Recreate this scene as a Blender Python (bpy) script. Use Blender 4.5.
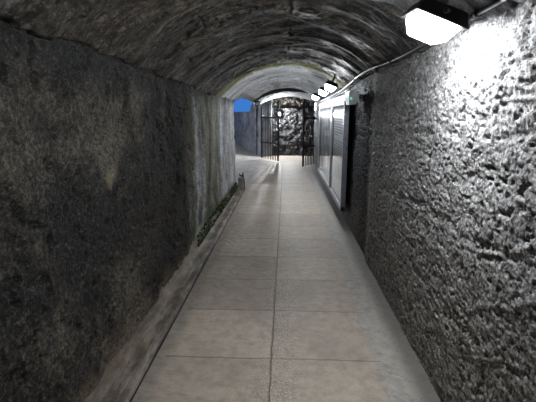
import bpy, bmesh, math, random
import numpy as np
from mathutils import Vector, Matrix

S = bpy.context.scene
for o in list(bpy.data.objects):
    bpy.data.objects.remove(o)

# ------------------------------------------------------------------ camera
F_PX = 400.0
PITCH = math.atan(87 / F_PX)
YAW = math.atan(18 / F_PX * math.cos(PITCH))
cam = bpy.data.cameras.new('camera')
cam.sensor_width = 36.0
cam.lens = 36.0 * F_PX / 536.0
cam.clip_start = 0.05
camo = bpy.data.objects.new('camera', cam)
S.collection.objects.link(camo)
camo.location = (0, 0, 1.6)
camo.rotation_euler = (math.pi / 2 - PITCH, 0, YAW)
S.camera = camo

# ------------------------------------------------------------------ world, exposure
W = bpy.data.worlds.new('world')
S.world = W
W.use_nodes = True
bg = W.node_tree.nodes['Background']
bg.inputs[0].default_value = (0.06, 0.25, 0.76, 1)
bg.inputs[1].default_value = 0.66
S.view_settings.view_transform = 'Standard'
S.view_settings.look = 'None'
S.view_settings.gamma = 1
S.view_settings.use_curve_mapping = False
S.view_settings.exposure = 0.25
LAMP = 165.0      # brightness of the diffusers
LAMP_COL = (0.92, 0.96, 1.0)

# ------------------------------------------------------------------ node helpers
def mat(name):
    m = bpy.data.materials.new(name)
    m.use_nodes = True
    nt = m.node_tree
    return m, nt, nt.nodes['Principled BSDF']


def simple(name, col, rough=0.5, metal=0.0, spec=0.5):
    m, nt, b = mat(name)
    N = nt.nodes
    tc = N.new('ShaderNodeTexCoord')
    n = N.new('ShaderNodeTexNoise')
    n.inputs['Scale'].default_value = 24
    n.inputs['Detail'].default_value = 5
    nt.links.new(tc.outputs['Object'], n.inputs['Vector'])
    r = N.new('ShaderNodeValToRGB')
    r.color_ramp.elements[0].position = 0.3
    r.color_ramp.elements[1].position = 0.7
    r.color_ramp.elements[0].color = (*[c * 0.75 for c in col], 1)
    r.color_ramp.elements[1].color = (*[min(1, c * 1.15) for c in col], 1)
    nt.links.new(n.outputs[0], r.inputs[0])
    nt.links.new(r.outputs[0], b.inputs['Base Color'])
    b.inputs['Roughness'].default_value = rough
    b.inputs['Metallic'].default_value = metal
    b.inputs['Specular IOR Level'].default_value = spec
    return m


class G:
    """small wrapper to write node graphs shortly"""
    def __init__(s, nt):
        s.nt = nt
        s.N = nt.nodes
        s.pos = s.N.new('ShaderNodeTexCoord').outputs['Object']
        sx = s.N.new('ShaderNodeSeparateXYZ')
        s.nt.links.new(s.pos, sx.inputs[0])
        s.x, s.y, s.z = sx.outputs

    def put(s, sock, v):
        if isinstance(v, bpy.types.NodeSocket):
            s.nt.links.new(v, sock)
        else:
            sock.default_value = v

    def scl(s, v):
        n = s.N.new('ShaderNodeMapping')
        n.inputs['Scale'].default_value = v
        s.nt.links.new(s.pos, n.inputs[0])
        return n.outputs[0]

    def noise(s, scale, detail=6, rough=0.6, vec=None, dist=0.0):
        n = s.N.new('ShaderNodeTexNoise')
        n.inputs['Scale'].default_value = scale
        n.inputs['Detail'].default_value = detail
        n.inputs['Roughness'].default_value = rough
        n.inputs['Distortion'].default_value = dist
        s.nt.links.new(vec if vec else s.pos, n.inputs['Vector'])
        return n.outputs[0]

    def voro(s, scale, vec=None, feat='F1'):
        n = s.N.new('ShaderNodeTexVoronoi')
        n.feature = feat
        n.inputs['Scale'].default_value = scale
        s.nt.links.new(vec if vec else s.pos, n.inputs['Vector'])
        return n.outputs['Distance']

    def m(s, op, a, b=0.0, c=None, clamp=False):
        n = s.N.new('ShaderNodeMath')
        n.operation = op
        n.use_clamp = clamp
        s.put(n.inputs[0], a)
        s.put(n.inputs[1], b)
        if c is not None:
            s.put(n.inputs[2], c)
        return n.outputs[0]

    def step(s, v, a, b):
        n = s.N.new('ShaderNodeMapRange')
        n.interpolation_type = 'SMOOTHSTEP'
        s.put(n.inputs[0], v)
        n.inputs[1].default_value = a
        n.inputs[2].default_value = b
        return n.outputs[0]

    def ramp(s, v, stops):
        n = s.N.new('ShaderNodeValToRGB')
        cr = n.color_ramp
        while len(cr.elements) < len(stops):
            cr.elements.new(0.5)
        for e, (p, c) in zip(cr.elements, stops):
            e.position = p
            e.color = (*c, 1)
        s.put(n.inputs[0], v)
        return n.outputs[0]

    def mix(s, f, a, b, mode='MIX'):
        n = s.N.new('ShaderNodeMix')
        n.data_type = 'RGBA'
        n.blend_type = mode
        s.put(n.inputs[0], f)
        for k, v in ((6, a), (7, b)):
            if isinstance(v, tuple):
                v = (*v, 1)
            s.put(n.inputs[k], v)
        return n.outputs[2]

    def bump(s, h, strength, dist, prev=None):
        n = s.N.new('ShaderNodeBump')
        n.inputs['Strength'].default_value = strength
        n.inputs['Distance'].default_value = dist
        s.nt.links.new(h, n.inputs['Height'])
        if prev:
            s.nt.links.new(prev, n.inputs['Normal'])
        return n.outputs[0]


def speckle(g, col, scale, dark, light, lcol):
    """dark pit-like specks and pale grains, scattered at random"""
    n = g.noise(scale, 3, 0.7)
    col = g.mix(g.m('MULTIPLY', g.step(n, 0.47, 0.38), dark), col, (0.012, 0.012, 0.012))
    n = g.noise(scale * 0.8, 3, 0.7, dist=0.2)
    return g.mix(g.m('MULTIPLY', g.step(n, 0.56, 0.64), light), col, lcol)


def finish(g, b, col, rough, normal, spec=0.5):
    g.put(b.inputs['Base Color'], col)
    g.put(b.inputs['Roughness'], rough)
    g.put(b.inputs['Normal'], normal)
    b.inputs['Specular IOR Level'].default_value = spec


# right wall: rough pitted concrete, grey near, black further on
def mat_right():
    m, nt, b = mat('pitted_concrete')
    g = G(nt)
    n1 = g.noise(3.0, 6, 0.65)
    n2 = g.noise(34, 7, 0.78)
    base = g.ramp(n2, [(0.38, (0.04, 0.039, 0.039)), (0.5, (0.24, 0.235, 0.232)), (0.62, (0.50, 0.49, 0.485))])
    light_lift = g.m('MULTIPLY', g.step(g.y, 2.3, 3.6), g.step(g.z, 0.2, 1.2))  # light painted into the colour: paler where the lamp's reach falls off
    base = g.mix(g.m('MULTIPLY', light_lift, 0.6), base, g.ramp(n2, [(0.38, (0.10, 0.10, 0.10)), (0.5, (0.42, 0.415, 0.41)), (0.62, (0.72, 0.71, 0.70))]))
    # brownish dirt lower down
    low = g.step(g.m('ADD', g.z, g.m('MULTIPLY', n1, 0.8)), 1.75, 0.45)
    base = g.mix(g.m('MULTIPLY', low, 0.75), base, g.ramp(n2, [(0.38, (0.06, 0.056, 0.052)), (0.50, (0.23, 0.21, 0.19)), (0.62, (0.50, 0.455, 0.405))]))
    blot = g.step(g.noise(5.5, 7, 0.7), 0.58, 0.40)
    base = g.mix(g.m('MULTIPLY', blot, 0.25), base, (0.05, 0.05, 0.052))
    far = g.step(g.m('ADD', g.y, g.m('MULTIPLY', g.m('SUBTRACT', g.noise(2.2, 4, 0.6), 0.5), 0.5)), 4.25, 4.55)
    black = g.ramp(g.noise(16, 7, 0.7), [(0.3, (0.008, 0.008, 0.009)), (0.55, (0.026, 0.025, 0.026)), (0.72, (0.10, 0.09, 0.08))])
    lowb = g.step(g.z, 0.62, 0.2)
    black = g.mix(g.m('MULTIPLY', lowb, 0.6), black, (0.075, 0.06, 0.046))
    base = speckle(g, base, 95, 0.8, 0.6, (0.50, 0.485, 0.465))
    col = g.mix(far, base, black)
    h = g.m('ADD', g.m('MULTIPLY', g.noise(70, 5, 0.65), 0.7), g.m('MULTIPLY', g.voro(55), 0.6))
    nrm = g.bump(h, 0.6, 0.009)
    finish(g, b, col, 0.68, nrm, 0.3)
    return m


def mat_left():
    m, nt, b = mat('stained_concrete')
    g = G(nt)
    streak = g.noise(1.0, 6, 0.65, g.scl((1, 4.2, 0.35)))
    mid = g.noise(2.6, 8, 0.68, dist=0.3)
    fine = g.noise(42, 8, 0.8)
    dark = g.ramp(fine, [(0.38, (0.003, 0.003, 0.003)), (0.50, (0.018, 0.0165, 0.0145)), (0.63, (0.085, 0.077, 0.065))])
    brown = g.ramp(fine, [(0.37, (0.022, 0.019, 0.016)), (0.50, (0.080, 0.069, 0.055)), (0.64, (0.19, 0.165, 0.13))])
    col = g.mix(g.m('MULTIPLY', g.step(g.noise(1.5, 8, 0.62, dist=0.4), 0.46, 0.58), 0.85), dark, brown)
    # greenish grey mineral veil around eye height
    veil = g.m('MULTIPLY', g.step(streak, 0.47, 0.62), g.step(g.y, 1.6, 2.8))
    veil = g.m('MULTIPLY', veil, g.step(g.z, 0.7, 1.35))
    col = g.mix(g.m('MULTIPLY', veil, 0.6), col, g.ramp(fine, [(0.37, (0.018, 0.019, 0.016)), (0.63, (0.14, 0.145, 0.115))]))
    bl = g.m('MULTIPLY', g.step(g.noise(1.7, 7, 0.7), 0.55, 0.45), 0.8)
    col = g.mix(bl, col, (0.006, 0.006, 0.007))
    # tar-black band before the pale section, and one pale ochre spot
    band = g.m('MULTIPLY', g.step(g.m('ADD', g.y, g.m('MULTIPLY', mid, 1.2)), 3.3, 3.9), g.step(g.z, 1.75, 1.1))
    col = g.mix(g.m('MULTIPLY', band, 0.7), col, (0.008, 0.008, 0.009))
    sp = g.m('ADD', g.m('POWER', g.m('SUBTRACT', g.y, 2.42), 2.0), g.m('POWER', g.m('SUBTRACT', g.z, 1.21), 2.0))
    sp = g.step(g.m('ADD', sp, g.m('MULTIPLY', fine, 0.006)), 0.012, 0.003)
    col = g.mix(g.m('MULTIPLY', sp, 0.6), col, (0.24, 0.20, 0.13))
    # further section: pale lime streaks
    edge = g.m('ADD', g.y, g.m('MULTIPLY', g.m('SUBTRACT', g.noise(1.6, 5, 0.6, g.scl((1, 1, .6))), 0.5), 1.0))
    far = g.step(edge, 4.15, 4.7)
    fs = g.m('MULTIPLY_ADD', g.noise(1.0, 7, 0.66, g.scl((1, 2.6, 0.8)), 0.3), 0.7, g.m('MULTIPLY', g.noise(9, 7, 0.75), 0.3))
    pale = g.ramp(fs, [(0.36, (0.03, 0.03, 0.03)), (0.45, (0.12, 0.118, 0.108)), (0.53, (0.30, 0.305, 0.30)), (0.63, (0.62, 0.64, 0.65))])
    grn = g.m('MULTIPLY', g.step(g.noise(0.9, 4, 0.6, g.scl((1, 3.3, 0.5))), 0.50, 0.58), g.step(edge, 6.9, 6.2))
    pale = g.mix(g.m('MULTIPLY', grn, 0.7), pale, (0.13, 0.145, 0.075))
    brn = g.m('MULTIPLY', g.step(g.noise(2.4, 6, 0.7), 0.50, 0.66), 0.5)
    pale = g.mix(brn, pale, (0.11, 0.09, 0.07))
    olive = g.m('MULTIPLY', g.step(edge, 5.25, 5.5), g.step(edge, 6.5, 6.2))
    pale = g.mix(g.m('MULTIPLY', olive, 0.6), pale, g.ramp(fs, [(0.4, (0.05, 0.052, 0.028)), (0.6, (0.24, 0.245, 0.14))]))
    rusty = g.m('MULTIPLY', g.step(edge, 4.75, 4.5), g.step(g.z, 0.3, 0.9))
    pale = g.mix(g.m('MULTIPLY', rusty, 0.7), pale, (0.12, 0.092, 0.062))
    whit = g.step(edge, 6.2, 6.9)
    pale = g.mix(g.m('MULTIPLY', whit, 0.55), pale, g.ramp(fs, [(0.40, (0.26, 0.26, 0.28)), (0.60, (0.80, 0.82, 0.84))]))
    col = g.mix(far, col, pale)
    # dark band under the vault and pale tide mark at the base
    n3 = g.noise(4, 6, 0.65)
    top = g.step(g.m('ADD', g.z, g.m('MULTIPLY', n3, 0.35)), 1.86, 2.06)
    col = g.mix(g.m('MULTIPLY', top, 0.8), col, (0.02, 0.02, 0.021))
    foot = g.step(g.m('ADD', g.z, g.m('MULTIPLY', n3, 0.5)), 0.50, 0.30)
    col = g.mix(g.m('MULTIPLY', foot, 0.6), col, (0.16, 0.125, 0.085))
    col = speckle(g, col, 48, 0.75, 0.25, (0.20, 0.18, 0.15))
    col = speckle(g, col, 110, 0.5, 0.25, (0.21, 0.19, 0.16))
    lime = g.m('MULTIPLY', g.step(g.y, 4.5, 4.75), g.step(g.m('ADD', g.y, n3), 6.1, 5.6))
    lime = g.m('MULTIPLY', lime, g.step(g.m('ADD', g.z, g.m('MULTIPLY', n3, 0.3)), 0.36, 0.30))
    col = g.mix(g.m('MULTIPLY', lime, 0.8), col, (0.46, 0.46, 0.42))
    alga = g.m('MULTIPLY', g.step(g.m('ADD', g.z, g.m('MULTIPLY', g.noise(3, 6, .7), 0.9)), 0.78, 0.55), g.step(g.y, 4.7, 5.3))
    col = g.mix(g.m('MULTIPLY', alga, 0.7), col, (0.045, 0.06, 0.028))
    h = g.m('ADD', g.m('MULTIPLY', g.noise(60, 6, 0.7), 0.8), g.m('MULTIPLY', g.voro(42), 0.5))
    nrm = g.bump(h, 0.7, 0.010)
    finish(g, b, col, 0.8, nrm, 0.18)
    return m


def mat_vault():
    m, nt, b = mat('board_marked_vault_concrete')
    g = G(nt)
    st = g.noise(1.0, 8, 0.66, g.scl((1.9, 5.5, 1.9)), 0.5)
    st2 = g.m('MULTIPLY_ADD', g.noise(1.0, 7, 0.75, g.scl((9, 20, 9)), 0.4), 0.5, g.m('MULTIPLY', g.noise(24, 7, 0.8), 0.5))
    blot = g.noise(1.9, 6, 0.68)
    dark = g.ramp(st2, [(0.43, (0.004, 0.004, 0.004)), (0.50, (0.024, 0.0215, 0.020)), (0.57, (0.24, 0.205, 0.165))])
    pale = g.ramp(st2, [(0.42, (0.05, 0.053, 0.058)), (0.58, (0.27, 0.285, 0.305))])
    col = g.mix(g.m('MULTIPLY', g.step(st, 0.53, 0.58), 0.85), dark, pale)
    col = g.mix(g.m('MULTIPLY', g.step(blot, 0.53, 0.43), 0.8), col, (0.014, 0.013, 0.013))
    # brownish skin on the left of the near vault
    lb = g.m('MULTIPLY', g.step(g.x, -0.25, -0.75), g.step(g.y, 4.0, 2.4))
    col = g.mix(g.m('MULTIPLY', lb, 0.6), col, g.ramp(st2, [(0.43, (0.010, 0.008, 0.006)), (0.50, (0.032, 0.027, 0.020)), (0.57, (0.12, 0.095, 0.065))]))
    # pale right shoulder close to the first lamp
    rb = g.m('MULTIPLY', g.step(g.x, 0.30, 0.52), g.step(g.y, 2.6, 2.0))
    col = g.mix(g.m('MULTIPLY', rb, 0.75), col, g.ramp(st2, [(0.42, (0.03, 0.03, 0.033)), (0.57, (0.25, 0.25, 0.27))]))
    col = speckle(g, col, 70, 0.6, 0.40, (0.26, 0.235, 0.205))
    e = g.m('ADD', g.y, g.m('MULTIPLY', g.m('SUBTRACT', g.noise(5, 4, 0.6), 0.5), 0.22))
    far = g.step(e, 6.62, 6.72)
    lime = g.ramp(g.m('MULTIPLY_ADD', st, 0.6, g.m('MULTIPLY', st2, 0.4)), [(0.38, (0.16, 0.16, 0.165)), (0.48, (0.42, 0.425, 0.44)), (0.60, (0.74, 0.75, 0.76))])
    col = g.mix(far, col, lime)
    green = g.m('MULTIPLY', g.step(e, 6.10, 6.35), g.step(e, 6.74, 6.62))
    col = g.mix(g.m('MULTIPLY', green, 0.85), col, (0.20, 0.205, 0.07))
    # rust coloured rim where the left side opens
    rim = g.m('MULTIPLY', g.step(e, 8.3, 8.6), g.step(g.x, -0.84, -0.93))
    col = g.mix(g.m('MULTIPLY', rim, 0.7), col, (0.15, 0.10, 0.055))
    h = g.m('ADD', g.m('MULTIPLY', st2, 1.0), g.m('MULTIPLY', g.noise(55, 5, 0.7), 0.5))
    nrm = g.bump(h, 0.8, 0.012)
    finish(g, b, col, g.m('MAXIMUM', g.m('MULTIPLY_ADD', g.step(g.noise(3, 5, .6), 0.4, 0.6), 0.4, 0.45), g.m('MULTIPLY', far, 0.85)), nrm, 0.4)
    return m


ROWS = [0.30, 1.05, 1.72, 2.39, 3.06, 3.69, 4.34, 5.02, 5.62, 6.36, 6.98, 7.54, 8.36, 9.23, 10.13, 11.21, 12.8, 14.0]


def mat_floor():
    m, nt, b = mat('sandstone_paving')
    g = G(nt)
    n1 = g.noise(1.1, 5, 0.6)
    n2 = g.noise(11, 8, 0.76)
    fine = g.noise(120, 4, 0.7)
    col = g.ramp(n2, [(0.36, (0.30, 0.247, 0.196)), (0.5, (0.40, 0.338, 0.274)), (0.64, (0.47, 0.405, 0.335))])
    col = g.mix(g.m('MULTIPLY', g.step(n1, 0.4, 0.62), 0.25), col, (0.30, 0.26, 0.218))
    # each slab has its own tone
    wn = g.N.new('ShaderNodeTexWhiteNoise')
    wn.noise_dimensions = '2D'
    comb = g.N.new('ShaderNodeCombineXYZ')
    g.put(comb.inputs[0], g.m('GREATER_THAN', g.x, -0.085))
    row = None
    for r in ROWS:
        t = g.m('GREATER_THAN', g.y, r)
        row = t if row is None else g.m('ADD', row, t)
    g.put(comb.inputs[1], row)
    g.nt.links.new(comb.outputs[0], wn.inputs['Vector'])
    tone = g.m('MULTIPLY_ADD', wn.outputs[0], 0.26, 0.87)
    col = g.mix(1.0, col, tone, 'MULTIPLY')
    # grey smear towards the margins
    edgeL = g.step(g.m('ADD', g.x, g.m('MULTIPLY', g.noise(7, 4, .6), 0.08)), -0.68, -0.78)
    col = g.mix(g.m('MULTIPLY', edgeL, 0.8), col, g.ramp(n2, [(0.36, (0.18, 0.158, 0.133)), (0.64, (0.32, 0.285, 0.245))]))
    edgeR = g.step(g.m('ADD', g.x, g.m('MULTIPLY', g.noise(3, 6, .7), 0.16)), 0.655, 0.69)
    col = g.mix(g.m('MULTIPLY', edgeR, 0.85), col, g.ramp(n2, [(0.36, (0.26, 0.245, 0.22)), (0.64, (0.43, 0.41, 0.375))]))
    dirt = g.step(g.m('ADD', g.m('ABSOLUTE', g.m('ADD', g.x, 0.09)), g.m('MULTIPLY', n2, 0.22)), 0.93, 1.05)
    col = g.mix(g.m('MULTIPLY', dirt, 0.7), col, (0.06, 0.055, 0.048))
    wet = g.m('MULTIPLY', g.step(g.noise(2.3, 5, .6), 0.5, 0.62), 0.25)
    col = g.mix(wet, col, (0.20, 0.18, 0.155))
    near_joint = g.step(g.m('ADD', g.m('ABSOLUTE', g.m('ADD', g.x, 0.02)), g.m('MULTIPLY', g.noise(4, 5, .6), 0.25)), 0.36, 0.14)
    col = g.mix(g.m('MULTIPLY', g.m('MULTIPLY', near_joint, g.step(g.voro(70), 0.42, 0.28)), 0.75), col, (0.60, 0.54, 0.46))
    stain = g.step(g.noise(5.5, 8, 0.75), 0.60, 0.68)
    col = g.mix(g.m('MULTIPLY', stain, 0.35), col, (0.15, 0.13, 0.11))
    crack = g.m('MULTIPLY', edgeR, g.step(g.m('ABSOLUTE', g.m('SUBTRACT', g.noise(5, 5, .6), 0.5)), 0.012, 0.004))
    col = g.mix(g.m('MULTIPLY', crack, 0.5), col, (0.12, 0.105, 0.09))
    # joints
    wob = g.m('MULTIPLY', g.m('SUBTRACT', g.noise(9, 3, .6), 0.5), 0.02)
    jd = g.m('ABSOLUTE', g.m('ADD', g.m('ADD', g.x, 0.085), wob))
    jw = 0.0042
    joint = g.step(jd, jw * 2, jw * 0.5)
    yy = g.m('ADD', g.y, wob)
    rj = None
    for i, r in enumerate(ROWS):
        d = g.m('ABSOLUTE', g.m('SUBTRACT', yy, r))
        rj = d if rj is None else g.m('MINIMUM', rj, d)
    inside = g.m('MULTIPLY', g.m('GREATER_THAN', g.x, -0.80), g.m('LESS_THAN', g.x, 0.64))
    rj = g.m('MULTIPLY', g.step(rj, jw * 2.0, jw * 0.5), inside)
    joint = g.m('MAXIMUM', joint, rj)
    joint = g.m('MULTIPLY', joint, g.step(g.y, 13.0, 12.4))
    col = g.mix(g.m('MULTIPLY', joint, 0.6), col, (0.10, 0.085, 0.07))
    # riven surface: curved ripples plus popcorn grit near the centre joint
    dv = g.N.new('ShaderNodeVectorMath')
    dv.operation = 'ADD'
    nn = g.N.new('ShaderNodeTexNoise')
    nn.inputs['Scale'].default_value = 1.7
    g.nt.links.new(g.pos, nn.inputs['Vector'])
    g.nt.links.new(g.pos, dv.inputs[0])
    g.nt.links.new(nn.outputs[1], dv.inputs[1])
    mp = g.N.new('ShaderNodeMapping')
    mp.inputs['Scale'].default_value = (3, 9, 3)
    mp.inputs['Rotation'].default_value = (0, 0, 0.7)
    g.nt.links.new(dv.outputs[0], mp.inputs[0])
    rip = g.noise(1.0, 6, 0.62, mp.outputs[0], 0.3)
    grit = g.m('MULTIPLY', g.voro(75), g.step(g.m('ABSOLUTE', g.m('ADD', g.x, 0.04)), 0.28, 0.02))
    h = g.m('ADD', g.m('MULTIPLY', rip, 1.5), g.m('MULTIPLY', fine, 0.22))
    h = g.m('ADD', h, g.m('MULTIPLY', grit, 0.55))
    h = g.m('SUBTRACT', h, g.m('MULTIPLY', joint, 0.45))
    nrm = g.bump(h, 0.9, 0.017)
    finish(g, b, col, g.m('MULTIPLY_ADD', n2, 0.3, 0.38), nrm, 0.4)
    return m


def mat_kerb():
    m, nt, b = mat('screeded_kerb_concrete')
    g = G(nt)
    n = g.noise(6, 7, 0.68, g.scl((1.6, .5, 1)))
    f = g.noise(70, 5, .7)
    col = g.ramp(n, [(0.38, (0.05, 0.040, 0.030)), (0.5, (0.115, 0.094, 0.072)), (0.62, (0.25, 0.21, 0.165))])
    dd = g.step(g.m('ADD', g.x, g.m('MULTIPLY', n, 0.22)), -0.84, -0.94)
    lim = g.m('MULTIPLY', g.step(g.noise(1.0, 6, .7, g.scl((16, 1.6, 1))), 0.52, 0.62), g.step(g.y, 5.0, 4.0))
    col = g.mix(g.m('MULTIPLY', lim, 0.6), col, (0.34, 0.31, 0.27))
    col = g.mix(g.m('MULTIPLY', dd, 0.75), col, g.ramp(n, [(0.35, (0.045, 0.036, 0.027)), (0.65, (0.17, 0.125, 0.08))]))
    nrm = g.bump(g.m('ADD', n, g.m('MULTIPLY', f, .5)), 0.7, 0.012)
    finish(g, b, col, 0.55, nrm, 0.4)
    return m


def mat_stone():
    m, nt, b = mat('black_masonry')
    g = G(nt)
    n = g.noise(5, 8, 0.7)
    v = g.voro(3.4)
    col = g.ramp(n, [(0.36, (0.006, 0.006, 0.006)), (0.5, (0.014, 0.013, 0.013)), (0.6, (0.055, 0.053, 0.053)), (0.72, (0.20, 0.19, 0.20))])
    up = g.step(g.z, 1.80, 1.84)
    col = g.mix(g.m('MULTIPLY', up, 0.9), col, g.ramp(n, [(0.3, (0.008, 0.007, 0.006)), (0.7, (0.05, 0.04, 0.028))]))
    nrm = g.bump(g.m('ADD', n, v), 0.9, 0.05)
    finish(g, b, col, 0.55, nrm, 0.4)
    return m


def mat_rock(name, lo, hi, rough=0.7):
    m, nt, b = mat(name)
    g = G(nt)
    n = g.noise(3.2, 8, 0.68)
    f = g.noise(26, 5, 0.7)
    col = g.ramp(g.m('ADD', g.m('MULTIPLY', n, .7), g.m('MULTIPLY', f, .3)), [(0.36, lo), (0.62, hi)])
    nrm = g.bump(g.m('ADD', n, g.m('MULTIPLY', f, .4)), 0.8, 0.03)
    finish(g, b, col, rough, nrm, 0.4)
    return m


def mat_moss():
    m, nt, b = mat('moss')
    g = G(nt)
    n = g.noise(40, 5, .7)
    col = g.ramp(n, [(0.3, (0.012, 0.022, 0.007)), (0.7, (0.045, 0.075, 0.022))])
    finish(g, b, col, 0.9, g.bump(n, 0.9, 0.01), 0.2)
    return m


def mat_emit(name, col, strength):
    m, nt, b = mat(name)
    b.inputs['Base Color'].default_value = (0.8, 0.8, 0.8, 1)
    b.inputs['Emission Color'].default_value = (*col, 1)
    b.inputs['Emission Strength'].default_value = strength
    return m


def mat_poster(kind):
    m, nt, b = mat('poster_' + kind)
    g = G(nt)
    if kind == 'text':
        n = g.noise(2.0, 3, .5)
        col = g.ramp(n, [(0.3, (0.42, 0.43, 0.45)), (0.7, (0.52, 0.53, 0.55))])
    else:
        n = g.noise(2.2, 6, .65, g.scl((1, 1.2, 1)))
        col = g.ramp(n, [(0.34, (0.05, 0.052, 0.055)), (0.5, (0.18, 0.185, 0.20)), (0.64, (0.50, 0.52, 0.55))])
    g.put(b.inputs['Base Color'], col)
    b.inputs['Roughness'].default_value = 0.6
    return m


M = dict(
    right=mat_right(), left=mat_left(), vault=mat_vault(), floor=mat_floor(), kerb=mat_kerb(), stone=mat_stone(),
    pier=mat_rock('weathered_pier_concrete', (0.045, 0.045, 0.05), (0.26, 0.26, 0.28)),
    ramp=mat_rock('ramp_concrete', (0.17, 0.16, 0.15), (0.30, 0.285, 0.265)),
    cap=mat_rock('vault_render', (0.025, 0.025, 0.027), (0.085, 0.085, 0.09)),
    stump=mat_rock('stump_concrete', (0.15, 0.14, 0.125), (0.32, 0.30, 0.27)),
    moss=mat_moss(),
    black=simple('black_painted_metal', (0.014, 0.014, 0.016), 0.45, 0.2),
    iron=simple('black_iron_bar', (0.012, 0.012, 0.014), 0.5, 0.4),
    rust=simple('rusted_iron', (0.05, 0.028, 0.018), 0.7, 0.3),
    alu=simple('brushed_aluminium', (0.62, 0.64, 0.67), 0.28, 0.9),
    frame=simple('satin_grey_frame', (0.26, 0.28, 0.31), 0.35, 0.7),
    conduit=simple('grey_plastic_conduit', (0.035, 0.037, 0.042), 0.35, 0.0),
    steel=simple('galvanised_conduit', (0.42, 0.44, 0.48), 0.3, 0.8),
    cable=simple('black_rubber_cable', (0.012, 0.012, 0.013), 0.4),
    white=simple('white_plastic', (0.62, 0.65, 0.68), 0.4),
    ink=simple('printed_ink', (0.07, 0.07, 0.08), 0.5),
    diff=mat_emit('lit_diffuser', LAMP_COL, LAMP),
    diffm=mat_emit('lit_diffuser_dimmer', LAMP_COL, LAMP * 0.6),
    diff3=mat_emit('lit_diffuser_passage', LAMP_COL, LAMP * 4.5),
    diff2=mat_emit('lit_diffuser_far', LAMP_COL, LAMP * 30),
    green=mat_emit('green_indicator', (0.05, 0.9, 0.55), 1.6),
    text=mat_poster('text'), photo=mat_poster('picture'),
)
gm, gnt, gb = mat('board_glass')
tr = gnt.nodes.new('ShaderNodeBsdfTransparent')
tr.inputs[0].default_value = (0.995, 1, 1, 1)
gl = gnt.nodes.new('ShaderNodeBsdfGlossy')
gl.inputs['Roughness'].default_value = 0.10
fz = gnt.nodes.new('ShaderNodeFresnel')
fz.inputs[0].default_value = 1.30
geo = gnt.nodes.new('ShaderNodeNewGeometry')
fr_ = gnt.nodes.new('ShaderNodeMath')
fr_.operation = 'MULTIPLY'
inv = gnt.nodes.new('ShaderNodeMath')
inv.operation = 'SUBTRACT'
inv.inputs[0].default_value = 1.0
gnt.links.new(geo.outputs['Backfacing'], inv.inputs[1])
gnt.links.new(fz.outputs[0], fr_.inputs[0])
gnt.links.new(inv.outputs[0], fr_.inputs[1])
mx = gnt.nodes.new('ShaderNodeMixShader')
gnt.links.new(fr_.outputs[0], mx.inputs[0])
gnt.links.new(tr.outputs[0], mx.inputs[1])
gnt.links.new(gl.outputs[0], mx.inputs[2])
gnt.links.new(mx.outputs[0], gnt.nodes['Material Output'].inputs[0])
M['glass'] = gm

# ------------------------------------------------------------------ numpy noise
def _h(i, j, k, s):
    n = (i * 374761393 + j * 668265263 + k * 2147483647 + s * 1274126177) & 0xFFFFFFFF
    n = ((n ^ (n >> 13)) * 1274126177) & 0xFFFFFFFF
    n = n ^ (n >> 16)
    return (n & 0xFFFFFF) / float(0xFFFFFF)


def vn(u, v, s=0):
    iu = np.floor(u).astype(np.int64)
    iv = np.floor(v).astype(np.int64)
    fu, fv = u - iu, v - iv
    fu = fu * fu * (3 - 2 * fu)
    fv = fv * fv * (3 - 2 * fv)
    a = _h(iu, iv, 0, s); b = _h(iu + 1, iv, 0, s)
    c = _h(iu, iv + 1, 0, s); d = _h(iu + 1, iv + 1, 0, s)
    return (a * (1 - fu) + b * fu) * (1 - fv) + (c * (1 - fu) + d * fu) * fv - 0.5


def fbm(u, v, s=0, o=4, r=0.55):
    t = 0
    a = 1.0
    for k in range(o):
        t = t + a * vn(u * 2 ** k + 17.3 * k, v * 2 ** k + 9.1 * k, s + k)
        a *= r
    return t


def worley(u, v, s=0):
    iu = np.floor(u).astype(np.int64)
    iv = np.floor(v).astype(np.int64)
    best = np.full(u.shape, 9.0)
    for di in (-1, 0, 1):
        for dj in (-1, 0, 1):
            a = iu + di; b = iv + dj
            px = a + _h(a, b, 1, s); py = b + _h(a, b, 2, s)
            best = np.minimum(best, (px - u) ** 2 + (py - v) ** 2)
    return np.sqrt(best)


def sstep(a, b, x):
    t = np.clip((x - a) / (b - a), 0, 1)
    return t * t * (3 - 2 * t)


# ------------------------------------------------------------------ mesh helpers
def link(name, me, m, parent=None, smooth=True):
    o = bpy.data.objects.new(name, me)
    S.collection.objects.link(o)
    if m:
        me.materials.append(m)
    if smooth:
        me.polygons.foreach_set('use_smooth', [True] * len(me.polygons))
    if parent:
        o.parent = parent
    return o


def tag(o, label=None, cat=None, group=None, kind=None):
    if label: o['label'] = label
    if cat: o['category'] = cat
    if group: o['group'] = group
    if kind: o['kind'] = kind
    return o


def empty(name, loc=(0, 0, 0), rot=None):
    o = bpy.data.objects.new(name, None)
    S.collection.objects.link(o)
    o.location = loc
    o.empty_display_size = 0.1
    if rot is not None:
        o.rotation_euler = rot
    return o


def grid_mesh(name, P, flip=False):
    """P: (nu, nv, 3) array of points"""
    nu, nv = P.shape[:2]
    idx = np.arange(nu * nv).reshape(nu, nv)
    a, b, c, d = idx[:-1, :-1], idx[1:, :-1], idx[1:, 1:], idx[:-1, 1:]
    q = np.stack([a, b, c, d] if not flip else [a, d, c, b], -1).reshape(-1, 4)
    me = bpy.data.meshes.new(name)
    me.vertices.add(nu * nv)
    me.vertices.foreach_set('co', P.reshape(-1).astype(np.float32))
    me.loops.add(q.size)
    me.loops.foreach_set('vertex_index', q.reshape(-1).astype(np.int32))
    me.polygons.add(len(q))
    me.polygons.foreach_set('loop_start', np.arange(0, q.size, 4, dtype=np.int32))
    me.polygons.foreach_set('loop_total', np.full(len(q), 4, dtype=np.int32))
    me.update(calc_edges=True)
    return me


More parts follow.
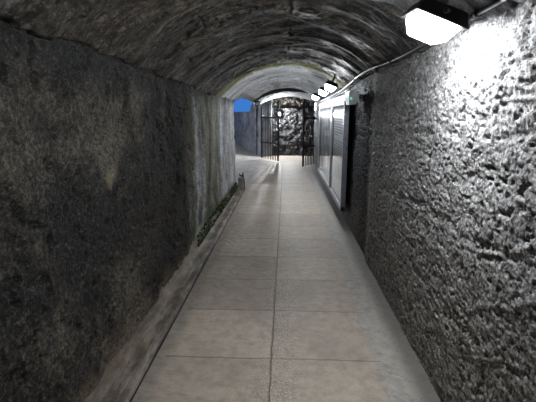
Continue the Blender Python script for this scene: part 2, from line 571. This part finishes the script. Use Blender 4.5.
def steps(y0, y1, lo, k):
    r = [y0]
    while r[-1] < y1:
        r.append(r[-1] + max(lo, k * abs(r[-1])))
    r[-1] = y1
    return np.array(r)


def bm_box(bm, c, s, rot=None, bev=0.0):
    r = bmesh.ops.create_cube(bm, size=1.0)
    vs = r['verts']
    bmesh.ops.scale(bm, vec=s, verts=vs)
    if bev:
        es = list({e for v in vs for e in v.link_edges})
        rr = bmesh.ops.bevel(bm, geom=es, offset=bev, segments=2, affect='EDGES', profile=0.7)
        vs = list({v for f in rr['faces'] for v in f.verts} | {v for v in vs if v.is_valid})
    if rot is not None:
        bmesh.ops.rotate(bm, cent=(0, 0, 0), matrix=rot, verts=vs)
    bmesh.ops.translate(bm, vec=c, verts=vs)
    return vs


def bm_obj(name, bm, m, parent=None, smooth=False):
    me = bpy.data.meshes.new(name)
    bm.normal_update()
    bm.to_mesh(me)
    bm.free()
    return link(name, me, m, parent, smooth)


def box(name, c, s, m, parent=None, rot=None, bev=0.0):
    bm = bmesh.new()
    bm_box(bm, c, s, rot, bev)
    return bm_obj(name, bm, m, parent)


def bm_tube(bm, pts, r, seg=8):
    pts = [Vector(p) for p in pts]
    rings = []
    for i, p in enumerate(pts):
        d = (pts[min(i + 1, len(pts) - 1)] - pts[max(i - 1, 0)]).normalized()
        a = d.orthogonal().normalized() if i == 0 else (pa - d * pa.dot(d)).normalized()
        pa = a
        bb = d.cross(a)
        rr = r[i] if isinstance(r, (list, tuple)) else r
        rings.append([bm.verts.new(p + (a * math.cos(t) + bb * math.sin(t)) * rr)
                      for t in [2 * math.pi * k / seg for k in range(seg)]])
    for i in range(len(rings) - 1):
        for k in range(seg):
            bm.faces.new((rings[i][k], rings[i][(k + 1) % seg], rings[i + 1][(k + 1) % seg], rings[i + 1][k]))
    bm.faces.new(rings[0][::-1])
    bm.faces.new(rings[-1])


def tube(name, pts, r, m, parent=None, seg=8):
    bm = bmesh.new()
    bm_tube(bm, pts, r, seg)
    return bm_obj(name, bm, m, parent, True)


def smooth_path(pts, n=6):
    """Catmull-Rom through the points"""
    P = [Vector(p) for p in pts]
    P = [P[0] * 2 - P[1]] + P + [P[-1] * 2 - P[-2]]
    out = []
    for i in range(1, len(P) - 2):
        for k in range(n):
            t = k / n
            a, b, c, d = P[i - 1:i + 3]
            out.append(0.5 * ((2 * b) + (c - a) * t + (2 * a - 5 * b + 4 * c - d) * t * t + (3 * b - a - 3 * c + d) * t ** 3))
    out.append(P[-2])
    return out


# ------------------------------------------------------------------ vault profile
XL, XR = -1.06, 0.885            # faces of the two walls
ZL, ZR = 1.88, 2.03              # where the vault springs


def vault_z(x, crown=2.34, ZL=1.88):
    s = (x - (XL + XR) / 2) / ((XR - XL) / 2)
    lin = ZL + (ZR - ZL) * (s + 1) / 2
    s = np.minimum(np.abs(s), 1.0)
    return lin + (crown - (1.88 + ZR) / 2) * (1 - s ** 2.3)


# ---- right wall
def rock_right(Y, Z):
    d = 0.018 * fbm(Y * 1.6, Z * 2.2, 11, 3)
    d += 0.008 * fbm(Y * 7, Z * 11, 21, 4, 0.62)
    w1 = worley(Y * 28 + 1.3 * vn(Y * 18, Z * 26, 5), Z * 40 + 1.3 * vn(Y * 18, Z * 26, 6), 3)
    d += 0.009 * (0.50 - w1)
    w2 = worley(Y * 62 + 1.1 * vn(Y * 40, Z * 60, 15), Z * 78 + 1.1 * vn(Y * 40, Z * 60, 16), 9)
    d += 0.007 * (0.5 - w2)
    # voids between the aggregate
    hole = sstep(0.24, 0.40, fbm(Y * 24, Z * 36, 77, 3, 0.75) + 0.35 * vn(Y * 3, Z * 4, 78))
    d -= 0.015 * hole
    d *= 0.72 + 0.28 * sstep(0.7, 1.5, Z)
    q = Z * 3.4 + Y * 1.1 + 0.9 * fbm(Y * 1.4, Z * 1.4, 88, 3)
    ridge = 1 - np.abs(2 * (q - np.floor(q)) - 1)
    d += 0.004 * sstep(0.80, 1.0, ridge) * sstep(-0.1, 0.25, vn(Y * 3, Z * 3, 91)) - 0.004 * sstep(0.74, 0.88, ridge) * sstep(1.0, 0.9, ridge) * (vn(Y * 4, Z * 4, 92) > 0)
    # slightly tilted casting lines
    for z0, a in ((1.50, 0.009), (1.02, 0.007), (0.55, 0.007)):
        zz = Z - z0 + 0.05 * (Y - 2) + 0.05 * vn(Y * 3, Z * 0, 31)
        d -= a * np.exp(-(zz / 0.022) ** 2) * sstep(-0.25, 0.2, vn(Y * 5, Z * 2, 41))
    return d


Ys = np.concatenate([np.linspace(-3.5, 0.35, 90)[:-1], steps(0.35, 13.6, 0.0075, 0.0045)])
Zs = np.linspace(-0.04, 2.10, 290)
Y, Z = np.meshgrid(Ys, Zs, indexing='ij')
d = rock_right(Y, Z)
X = XR + 0.012 - d + 0.03 * sstep(4.1, 4.5, Y)
me = grid_mesh('wall_right', np.stack([X, Y, Z], -1), flip=False)
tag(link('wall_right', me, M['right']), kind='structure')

# ---- left wall, with its end face where the side opens
def rock_left(Y, Z):
    d = 0.028 * fbm(Y * 1.3, Z * 1.5, 111, 3)
    d += 0.014 * fbm(Y * 5, Z * 8, 121, 4, 0.6)
    w1 = worley(Y * 24 + vn(Y * 20, Z * 30, 5), Z * 40 + vn(Y * 20, Z * 30, 6), 103)
    d += 0.010 * (0.5 - w1)
    d += 0.006 * (0.5 - worley(Y * 50, Z * 80, 109))
    hole = sstep(0.18, 0.42, fbm(Y * 8, Z * 8, 177, 3, 0.7)) * (1 - 0.7 * sstep(4.2, 5, Y))
    d -= 0.022 * hole
    return d


Ys = np.concatenate([np.linspace(-3.5, 0.5, 90)[:-1], steps(0.5, 8.42, 0.0085, 0.005)])
Zs = np.linspace(-0.04, 2.03, 265)
Y, Z = np.meshgrid(Ys, Zs, indexing='ij')
d = rock_left(Y, Z)
X = XL - 0.012 + d - 0.02 * sstep(4.1, 3.6, Y) * sstep(0, 1.2, Z)
P = np.stack([X, Y, Z], -1)
# wrap round the end: 14 more columns going left
ex = []
for k in range(1, 15):
    c = P[-1].copy()
    c[:, 0] -= 0.05 * k
    c[:, 1] += 0.02 * np.sin(min(k, 3) / 3 * 1.57) + 0.01 * fbm(c[:, 0] * 8, c[:, 2] * 8, 5)
    ex.append(c)
P = np.concatenate([P, np.array(ex)], 0)
tag(link('wall_left', grid_mesh('wall_left', P, flip=True), M['left']), kind='structure')

# ---- vault, its left edge climbs where the side is open
Ys = np.concatenate([np.linspace(-3.5, 0.6, 70)[:-1], steps(0.6, 12.2, 0.011, 0.006)])
T = np.linspace(0, 1, 210)
Yg, Tg = np.meshgrid(Ys, T, indexing='ij')
open_ = sstep(8.38, 8.9, Yg)
xl = (XL - 0.16) * (1 - open_) + (-0.985) * open_
xr = XR + 0.06
Xg = xl + (xr - xl) * Tg
Zg = vault_z(Xg, 2.34, 1.88 + 0.08 * sstep(6.0, 2.0, Yg))
arc = Xg * 1.0
dd = 0.020 * fbm(Yg * 2.2, arc * 1.2, 211, 3)
dd += 0.014 * fbm(Yg * 8, arc * 4, 221, 5, 0.65)
dd += 0.008 * (0.5 - worley(Yg * 30 + vn(Yg * 20, arc * 20, 7), arc * 20 + vn(Yg * 20, arc * 20, 8), 203))
flake = sstep(0.05, 0.12, fbm(Yg * 5, arc * 1.8, 231, 3, 0.6))
dd += 0.020 * flake * (Yg < 6.5)
for yj in (1.45, 4.0, 6.66, 9.15):
    dd -= 0.007 * np.exp(-((Yg - yj - 0.04 * vn(arc * 3, Yg * 0, 5)) / 0.018) ** 2)
# a board joint running along the tunnel
for xj, ya, yb, a in ((-0.62, 0.5, 3.6, 0.012), (0.015, 0.5, 5.5, 0.016)):
    on = sstep(ya, ya + .2, Yg) * sstep(yb, yb - .6, Yg) * sstep(-0.25, 0.1, vn(Yg * 9, Xg * 0, 12))
    dd -= a * on * np.exp(-((Xg - xj - 0.03 * vn(Yg * 2, Yg * 0, 8)) / 0.012) ** 2)
    dd += 0.5 * a * on * np.exp(-((Xg - xj - 0.024) / 0.012) ** 2)
Zg = Zg - dd
P = np.stack([Xg, Yg, Zg], -1)
# turn the shell up at its far end and left rim so that it has a visible thickness
lip = P[-1].copy(); lip[:, 2] += 0.25
P = np.concatenate([P, lip[None]], 0)
rim = P[:, :1].copy(); rim[:, 0, 2] += 0.22 * sstep(8.3, 8.6, rim[:, 0, 1]); rim[:, 0, 0] -= 0.02
P = np.concatenate([rim, P], 1)
tag(link('ceiling', grid_mesh('ceiling', P, flip=True), M['vault']), kind='structure')

# ---- second, lower vault over the gate
Ys = np.linspace(12.15, 15.9, 90)
T = np.linspace(0, 1, 120)
Yg, Tg = np.meshgrid(Ys, T, indexing='ij')
Xg = -0.98 + (1.30 + 0.98) * Tg
s = (Tg - 0.5) * 2
Zg = 1.93 + 0.32 * (1 - np.abs(s) ** 2.2) - 0.03 * fbm(Yg * 3, Xg * 2, 301, 4)
P = np.stack([Xg, Yg, Zg], -1)
lip = P[0].copy(); lip[:, 2] += 0.3
P = np.concatenate([lip[None], P], 0)
rim = P[:, :1].copy(); rim[:, 0, 2] += 0.3
P = np.concatenate([rim, P], 1)
tag(link('ceiling_beyond', grid_mesh('ceiling_beyond', P, flip=True), M['cap']), kind='structure')

# ---- floor
Ys = np.linspace(-3.5, 16.2, 260)
Xs = np.linspace(-0.864, 1.45, 90)
Yg, Xg = np.meshgrid(Ys, Xs, indexing='ij')
Zg = 0.004 * fbm(Yg * 1.5, Xg * 1.5, 401, 3) - 0.004 * (Xg > 0.66)
tag(link('floor', grid_mesh('floor', np.stack([Xg, Yg, Zg], -1), flip=True), M['floor']), kind='structure')

# kerb strip along the left wall, separated by a narrow gap from the paving
Ys = np.linspace(-3.5, 8.72, 420)
prof = [(-0.886, -0.05), (-0.886, 0.006), (-0.895, 0.012), (-0.93, 0.014), (-0.97, 0.018), (-1.0, 0.026), (-1.03, 0.042), (-1.06, 0.07), (-1.10, 0.12)]
P = np.zeros((len(Ys), len(prof), 3))
for j, (x, z) in enumerate(prof):
    P[:, j, 0] = x
    P[:, j, 1] = Ys
    nz = fbm(Ys * 4, Ys * 0 + j * 0.7, 501, 4)
    P[:, j, 2] = z + nz * (0.004 + 0.05 * max(0, -x - 0.97))
P = np.concatenate([P, np.array([[[p[0], p[1] + .01, -0.05] for p in P[-1]]])], 0)
tag(link('trim_1', grid_mesh('trim_1', P, flip=True), M['kerb']), kind='structure')
# bed under the gap
box('floor_gap_bed', (-0.88, 2.6, -0.035), (0.10, 12.6, 0.03), M['black']).name = 'trim_2'
tag(bpy.data.objects['trim_2'], kind='structure')

# ---- unseen end wall behind the camera, added to keep sky light out
Xs = np.linspace(-1.3, 1.2, 60); Zs = np.linspace(-0.05, 2.6, 60)
Xg, Zg = np.meshgrid(Xs, Zs, indexing='ij')
Yg = -3.45 + 0.03 * fbm(Xg * 5, Zg * 5, 601, 4)
tag(link('back_sky_blocker', grid_mesh('back_sky_blocker', np.stack([Xg, Yg, Zg], -1), flip=False), M['pier']), kind='structure')

# ---- black stone wall behind the gate
Xs = np.linspace(-1.15, 1.45, 200); Zs = np.linspace(-0.05, 2.5, 190)
Xg, Zg = np.meshgrid(Xs, Zs, indexing='ij')
w = worley(Xg * 4.0 + .4 * vn(Xg * 6, Zg * 6, 9), Zg * 5.0, 615)
Yg = 15.75 + 0.07 * (w - 0.4) + 0.05 * fbm(Xg * 7, Zg * 7, 611, 5, 0.65)
Yg -= 0.10 * sstep(1.70, 1.73, Zg) * sstep(1.84, 1.81, Zg)
tag(link('wall_front', grid_mesh('wall_front', np.stack([Xg, Yg, Zg], -1), flip=True), M['stone']), kind='structure')

# right side behind the gate
Ys = np.linspace(12.9, 16, 80); Zs = np.linspace(-0.05, 2.3, 70)
Yg, Zg = np.meshgrid(Ys, Zs, indexing='ij')
Xg = 1.02 + 0.25 * sstep(12.9, 13.3, Yg) - 0.05 * fbm(Yg * 5, Zg * 5, 621, 4)
tag(link('wall_far_right', grid_mesh('wall_far_right', np.stack([Xg, Yg, Zg], -1)), M['stone']), kind='structure')

# ---- side passage: ramp and retaining wall running off to the left
def ramp_z(x, y):
    t = sstep(-0.9, -3.6, x) * sstep(13.0, 17.5, y)
    return 0.95 * t - 0.010 * (x > -1.0)


Xs = np.linspace(-7.0, -0.84, 120); Ys = np.linspace(8.70, 24, 140)
Xg, Yg = np.meshgrid(Xs, Ys, indexing='ij')
Zg = np.vectorize(ramp_z)(Xg, Yg) + 0.01 * fbm(Xg * 2, Yg * 2, 631, 3)
tag(link('floor_ramp', grid_mesh('floor_ramp', np.stack([Xg, Yg, Zg], -1)), M['ramp']), kind='structure')


Ys = np.linspace(8.3, 17.3, 60); Xs = np.linspace(-7, -0.97, 60)  # unseen sheet over the ramp, added to block sky light
Yg, Xg = np.meshgrid(Ys, Xs, indexing='ij')
P = np.stack([Xg, Yg, 2.50 + 0.03 * fbm(Xg * 2, Yg * 2, 641, 4)], -1)
lip = P[-1].copy(); lip[:, 2] += 0.3
tag(link('passage_sky_blocker', grid_mesh('passage_sky_blocker', np.concatenate([P, lip[None]], 0), flip=True), M['cap']), kind='structure')


def thick_wall(name, pts, tops, m, nz=50, seed=0, thick=0.45, amp=0.05, sub=40):
    """wall along a polyline of (x, y), top heights interpolated, thickness away from the viewer"""
    xs, ys, ts = [], [], []
    for i in range(len(pts) - 1):
        for k in range(sub):
            t = k / sub
            xs.append(pts[i][0] * (1 - t) + pts[i + 1][0] * t)
            ys.append(pts[i][1] * (1 - t) + pts[i + 1][1] * t)
            ts.append(tops[i] * (1 - t) + tops[i + 1] * t)
    xs.append(pts[-1][0]); ys.append(pts[-1][1]); ts.append(tops[-1])
    xs, ys, ts = map(np.array, (xs, ys, ts))
    tx, ty = np.gradient(xs), np.gradient(ys)
    L = np.hypot(tx, ty); nx, ny = -ty / L, tx / L
    V = np.linspace(0, 1, nz)
    n = len(xs)
    P = np.zeros((n, nz + 2, 3))
    u = np.cumsum(L)
    for j, v in enumerate(V):
        z = -0.1 + (ts + 0.1) * v
        dd = amp * fbm(u * 2.2, z * 2.2, 700 + seed, 5, 0.6)
        P[:, j] = np.stack([xs - nx * dd, ys - ny * dd, z], -1)
    P[:, nz] = np.stack([xs + nx * thick, ys + ny * thick, ts + 0.02 * fbm(u * 4, u * 0, 3)], -1)
    P[:, nz + 1] = np.stack([xs + nx * thick, ys + ny * thick, xs * 0 - 0.1], -1)
    e0, e1 = P[0].copy(), P[-1].copy()
    e0[:, :2] = P[0, -1, :2]
    e1[:, :2] = P[-1, -1, :2]
    P = np.concatenate([e0[None], P, e1[None]], 0)
    return tag(link(name, grid_mesh(name, P), m), kind='structure')


# (going from right to left so that the thickness points away)
thick_wall('wall_ramp', [(-2.9, 19.6), (-2.16, 17.9), (-1.48, 16.6), (-1.16, 15.9), (-0.92, 15.3)],
           [1.70, 1.69, 1.70, 2.45, 2.6], M['pier'], seed=1)
thick_wall('wall_ramp_end', [(-6.8, 17.5), (-2.9, 19.6)], [2.0, 1.7], M['pier'], seed=2)
thick_wall('wall_ramp_side', [(-1.7, 8.75), (-6.5, 8.9)], [2.2, 2.1], M['pier'], seed=3)

# ------------------------------------------------------------------ lamps
def frustum(name, w0, l0, w1, l1, z0, z1, m, parent, bev=0.006):
    bm = bmesh.new()
    a = [bm.verts.new((sx * w0 / 2, sy * l0 / 2, z0)) for sx, sy in ((-1, -1), (1, -1), (1, 1), (-1, 1))]
    b = [bm.verts.new((sx * w1 / 2, sy * l1 / 2, z1)) for sx, sy in ((-1, -1), (1, -1), (1, 1), (-1, 1))]
    for k in range(4):
        bm.faces.new((a[k], a[(k + 1) % 4], b[(k + 1) % 4], b[k]))
    bm.faces.new(a[::-1]); bm.faces.new(b)
    bmesh.ops.recalc_face_normals(bm, faces=bm.faces)
    bmesh.ops.bevel(bm, geom=list(bm.edges), offset=bev, segments=2, affect='EDGES', profile=0.5)
    return bm_obj(name, bm, m, parent, False)


def make_lamp():
    """local z = away from the ceiling, the diffuser is at +z"""
    t = empty('bulkhead_light')
    frustum('housing', 0.19, 0.24, 0.245, 0.295, 0.0, 0.065, M['black'], t)
    box('mount', (0, 0, -0.06), (0.035, 0.06, 0.14), M['conduit'], t, bev=0.004)
    frustum('diffuser', 0.205, 0.255, 0.135, 0.175, 0.058, 0.135, M['diff'], t, 0.012)
    for y in (-0.07, 0.07):
        box('clip', (0.107, y, 0.062), (0.012, 0.022, 0.018), M['black'], t, bev=0.002)
    tube('cable_gland', [(0.0, -0.125, 0.03), (0, -0.165, 0.03)], 0.011, M['cable'], t)
    return t


def copy_tree(o, parent=None):
    c = o.copy()
    S.collection.objects.link(c)
    c.parent = parent
    for ch in list(o.children):
        copy_tree(ch, c)
    return c


def aim(o, n, up=(0, 1, 0)):
    z = Vector(n).normalized()
    y = (Vector(up) - z * Vector(up).dot(z)).normalized()
    x = y.cross(z)
    o.rotation_euler = Matrix((x, y, z)).transposed().to_euler()


lamp = make_lamp()
L = [
    ((0.685, 1.98, 2.065), (-0.36, 0.10, -0.93), 'large bulkhead light with glaring square diffuser, nearest the viewer, above the pitted wall'),
    ((0.66, 6.02, 2.045), (-0.36, 0.0, -0.93), 'lit bulkhead light above the near end of the information board'),
    ((0.66, 7.15, 2.03), (-0.36, 0.0, -0.93), 'middle one of the three lit bulkhead lights above the information board'),
    ((0.66, 8.95, 2.02), (-0.36, 0.0, -0.93), 'lit bulkhead light over the far end of the information board'),
]
for i, (p, n, lab) in enumerate(L):
    o = lamp if i == 0 else copy_tree(lamp)
    o.location = p
    aim(o, n)
    if i:
        o.scale = (0.78, 0.78, 0.9)
        [c for c in o.children if c.name.startswith('diffuser')][0].material_slots[0].link = 'OBJECT'
        [c for c in o.children if c.name.startswith('diffuser')][0].material_slots[0].material = M['diffm']
    tag(o, lab, 'wall light', 'bulkhead lights along the right of the vault')

# small lamp beside the right gate leaf
t = empty('jamb_light', (0.99, 13.05, 1.83))
aim(t, (-0.6, -0.8, -0.1), (0, 0, 1))
frustum('housing', 0.16, 0.22, 0.18, 0.24, -0.03, 0.03, M['black'], t)
frustum('diffuser', 0.16, 0.22, 0.10, 0.16, 0.028, 0.085, M['diff'], t, 0.01)
tag(t, 'small lit lamp behind the top of the right gate leaf', 'wall light')
# lamp on the stone wall behind the gate
t = empty('stone_wall_light', (-0.245, 15.55, 1.60))
aim(t, (0.05, -1, -0.1), (0, 0, 1))
frustum('housing', 0.09, 0.12, 0.09, 0.12, -0.05, 0.03, M['black'], t)
frustum('diffuser', 0.06, 0.08, 0.045, 0.06, 0.028, 0.085, M['diff2'], t, 0.01)
tag(t, 'small lit lamp on the black stone wall behind the gate', 'wall light')
# dark unlit fitting on the pale pier by the sky opening
t = empty('floodlight', (-0.875, 11.98, 1.93))
aim(t, (0.55, -0.8, -0.35), (0, 0, 1))
box('housing', (0, 0, 0.05), (0.17, 0.12, 0.08), M['black'], t, bev=0.01)
box('lens', (0, 0, 0.092), (0.13, 0.08, 0.008), M['white'], t)
box('bracket', (0, 0.02, -0.08), (0.05, 0.05, 0.20), M['black'], t)
tag(t, 'small dark unlit floodlight at the left foot of the far arch', 'floodlight')
# unseen fill lamp, added to brighten the ramp and pier
t = empty('added_passage_fill', (-3.7, 13.2, 2.44))
aim(t, (0.1, 0.1, -1), (0, 1, 0))
frustum('housing', 0.17, 0.23, 0.225, 0.275, 0.0, 0.06, M['black'], t)
frustum('diffuser', 0.205, 0.255, 0.135, 0.175, 0.058, 0.135, M['diff3'], t, 0.012)
tag(t, 'added unseen fill light in the side passage, round the corner of the left wall', 'wall light')
# unseen lamp behind the viewer, added to light the near end
o = copy_tree(lamp)
o.location = (0.735, -2.4, 2.135)
aim(o, (-0.50, -0.10, -0.86))
tag(o, 'added unseen bulkhead light for fill, behind the viewer', 'wall light', 'bulkhead lights along the right of the vault')

# ------------------------------------------------------------------ conduits
CP = [(0.835, 1.0, 2.02), (0.835, 1.30, 2.03), (0.84, 1.62, 2.035), (0.845, 1.95, 2.035), (0.84, 2.3, 2.02), (0.84, 2.62, 2.018), (0.838, 3.1, 2.01),
      (0.84, 3.6, 2.02), (0.842, 4.15, 2.04), (0.845, 4.55, 2.04), (0.845, 5.0, 2.03), (0.845, 5.6, 1.99), (0.845, 6.6, 1.95), (0.85, 8.0, 1.93), (0.85, 10.0, 1.91), (0.85, 11.8, 1.90)]
t = empty('conduit', (0.84, 1.0, 2.02))
pts = [Vector(p) - Vector((0.84, 1.0, 2.02)) for p in smooth_path(CP, 6)]
cut = 18
tube('pipe', pts[cut:], 0.011, M['conduit'], t, 10)
tube('steel_sleeve', pts[:cut + 1], 0.009, M['steel'], t, 10)
for i in (cut, 40, 62):
    p = pts[i]; q = (pts[i + 1] - p).normalized()
    tube('clip', [p - q * 0.012, p + q * 0.012], 0.017, M['black'], t, 10)
tag(t, 'long grey conduit running along the top of the right wall', 'conduit')
cb = tube('loose_cable', smooth_path([(0.50, 1.62, 2.20), (0.56, 1.56, 2.145), (0.66, 1.50, 2.14), (0.76, 1.40, 2.10), (0.82, 1.30, 2.07), (0.85, 1.15, 2.06)], 6), 0.0065, M['cable'])
tag(cb, 'thin black cable looping above the large bulkhead light', 'cable')
cb = tube('thin_cable', smooth_path([(0.855, 5.55, 1.93), (0.85, 7.5, 1.90), (0.85, 10.5, 1.885), (0.855, 11.7, 1.87)], 5), 0.008, M['cable'])
tag(cb, 'thin black cable running just above the information board', 'cable')

# ------------------------------------------------------------------ information board
BX = 0.80                         # front face
t = empty('information_board', (BX, 5.9, 0.22))
y0, y1, z0, z1 = 5.68, 9.95, 0.22, 1.79


def lb(name, ya, yb, za, zb, xa, xb, m, bev=0.0, par=None):
    par = par or t
    return box(name, ((xa + xb) / 2 - BX, (ya + yb) / 2 - 5.9, (za + zb) / 2 - 0.22), (abs(xb - xa), yb - ya, zb - za), m, par, bev=bev)


lb('backing', y0 + .02, y1 - .02, z0 + .02, z1 - .02, BX + 0.055, BX + 0.075, M['black'])
fr = bmesh.new()
for (ya, yb, za, zb) in ((y0, y0 + 0.07, z0, z1), (y1 - 0.07, y1, z0, z1), (y0, y1, z0, z0 + 0.07), (y0, y1, z1 - 0.06, z1), (7.22, 7.34, z0, z1)):
    bm_box(fr, (0.035, (ya + yb) / 2 - 5.9, (za + zb) / 2 - 0.22), (0.07, yb - ya, zb - za), bev=0.006)
bm_obj('frame', fr, M['frame'], t)
lb('canopy', 5.60, 10.0, 1.795, 1.85, BX - 0.005, BX + 0.10, M['frame'], 0.01)
for (ya, yb, mm, nm) in ((5.75, 7.22, 'text', 'text_poster'), (7.34, 9.88, 'photo', 'picture_poster')):
    gasket = bmesh.new()
    w = 0.045
    for (a, b_, c, d_) in ((ya, ya + w, z0 + .07, z1 - .06), (yb - w * .4, yb, z0 + .07, z1 - .06), (ya, yb, z0 + .07, z0 + .07 + w * .6), (ya, yb, z1 - .06 - w * .6, z1 - .06)):
        bm_box(gasket, (0.040, (a + b_) / 2 - 5.9, (c + d_) / 2 - 0.22), (0.03, b_ - a, d_ - c))
    bm_obj('gasket', gasket, M['black'], t)
    ps = lb(nm, ya + .03, yb - .03, z0 + .09, z1 - .08, BX + 0.045, BX + 0.053, M[mm])
    if mm == 'text':
        tx = bmesh.new()
        random.seed(4)
        zc = 1.52
        bm_box(tx, (0.0435, (ya + yb) / 2 - 5.9, 1.60 - 0.22), (0.002, 1.0, 0.05))
        for k in range(21):
            if k in (7, 14):
                zc -= 0.055
            ln = 1.18 if k not in (6, 13, 20) else 0.55
            ln -= random.random() * 0.05
            bm_box(tx, (0.0435, 7.10 - ln / 2 - 5.9, zc - 0.22), (0.002, ln, 0.016))
            zc -= 0.042
        bm_obj('printed_lines', tx, M['ink'], t)
    lb('glass_pane', ya, yb, z0 + .07, z1 - .06, BX + 0.018, BX + 0.023, M['glass'])
tag(t, 'long aluminium framed glazed information board with posters on the right wall', 'notice board')

t = empty('emergency_light', (0.80, 5.05, 1.80))
box('case', (0, 0, 0), (0.12, 0.30, 0.13), M['white'], t, bev=0.012)
box('indicator', (-0.035, -0.152, -0.02), (0.016, 0.006, 0.018), M['green'], t)
box('bracket', (0.095, 0.02, 0), (0.09, 0.10, 0.06), M['black'], t)
box('cover', (-0.01, 0, -0.076), (0.09, 0.25, 0.03), M['white'], t, bev=0.008)
tag(t, 'white plastic box with a small green indicator at the near top corner of the board', 'emergency light')

# ------------------------------------------------------------------ gate
def gate_leaf(name, A, B, zbot, ztop, rails, nbar, label, arch=0.0, free_r=0.022):
    A, B = Vector(A), Vector(B)
    d = (B - A); Lh = d.length; d.normalize()
    t = empty(name, (A.x, A.y, zbot), (0, 0, math.atan2(d.y, d.x)))
    H = ztop - zbot
    for k in range(nbar):
        u = Lh * (k + 0.5) / nbar
        top = H - arch * (1 - (u / Lh)) ** 2
        bm = bmesh.new()
        bm_tube(bm, [(u, 0, 0.0), (u, 0, top - 0.05), (u, 0, top)], [0.014, 0.014, 0.004], 8)
        bm_obj('bar', bm, M['iron'], t, True)
    for u, r, h in ((0.0, 0.02, H - arch), (Lh, free_r, H)):
        box('stile', (u, 0, h / 2), (r * 2, r * 1.6, h), M['iron'], t, bev=0.003)
    for z in rails:
        box('rail', (Lh / 2, 0, z - zbot), (Lh, 0.014, 0.05), M['iron'], t, bev=0.002)
    for z in (rails[0], rails[-1]):
        tube('hinge', [(-0.03, 0, z - zbot - 0.05), (-0.03, 0, z - zbot + 0.05)], 0.02, M['iron'], t)
    return tag(t, label, 'gate')


g1 = gate_leaf('gate_leaf', (-0.865, 14.45), (-0.245, 13.45), 0.05, 2.04, [0.62, 1.48], 10,
               'black iron gate leaf standing open on the left in front of the pale pier', 0.18)
box('lock_box', (1.10, 0, 0.95), (0.10, 0.05, 0.16), M['iron'], g1, bev=0.004)
gate_leaf('gate_leaf', (1.02, 12.95), (0.52, 12.05), 0.05, 2.02, [0.62, 1.48], 9,
          'black iron gate leaf folded back on the right beyond the information board', 0.0)

# ------------------------------------------------------------------ stump with an iron catch
t = empty('kerb_stump', (-0.965, 8.62, 0.0))
bm = bmesh.new()
bm_box(bm, (0, 0, 0.125), (0.13, 0.15, 0.25), bev=0.02)
bmesh.ops.subdivide_edges(bm, edges=list(bm.edges), cuts=2, use_grid_fill=True)
random.seed(2)
for v in bm.verts:
    v.co += Vector([random.uniform(-.006, .006) for _ in range(3)])
bm_obj('block', bm, M['stump'], t, True)
bm = bmesh.new()
bm_tube(bm, [(0.03, -0.02, 0.22), (0.035, -0.02, 0.30), (0.05, -0.03, 0.36)], [0.018, 0.02, 0.012], 8)
bm_tube(bm, [(0.035, -0.02, 0.285), (-0.02, -0.03, 0.295), (-0.035, -0.03, 0.34)], [0.02, 0.018, 0.008], 8)
bm_tube(bm, [(0.068, -0.05, 0.01), (0.07, -0.05, 0.15), (0.05, -0.04, 0.27)], [0.010, 0.012, 0.014], 8)
bm_obj('iron_catch', bm, M['rust'], t, True)
tag(t, 'low concrete stump with a rusty iron catch at the end of the left kerb', 'stump')

# ------------------------------------------------------------------ moss along the foot of the left wall
rng = random.Random(7)
bm = bmesh.new()
for k in range(420):
    y = 4.5 + 4.0 * rng.random() ** 0.9
    if rng.random() > 0.35 + 0.6 * (0.5 + 0.5 * math.sin(y * 4.1)):
        continue
    z = 0.06 + 0.13 * rng.random() ** 2.6
    r = rng.uniform(0.012, 0.026)
    res = bmesh.ops.create_icosphere(bm, subdivisions=1, radius=r)
    for v in res['verts']:
        v.co *= 1 + rng.uniform(-.3, .3)
        v.co = Vector((v.co.x * 0.6, v.co.y * 1.5, v.co.z * 0.8))
    bmesh.ops.translate(bm, vec=(XL + 0.010 + 0.03 * max(0, 0.14 - z) / 0.1, y, z), verts=res['verts'])
mo = bm_obj('moss', bm, M['moss'], None, True)
tag(mo, 'dark green moss growing along the foot of the left wall', 'moss', kind='stuff')
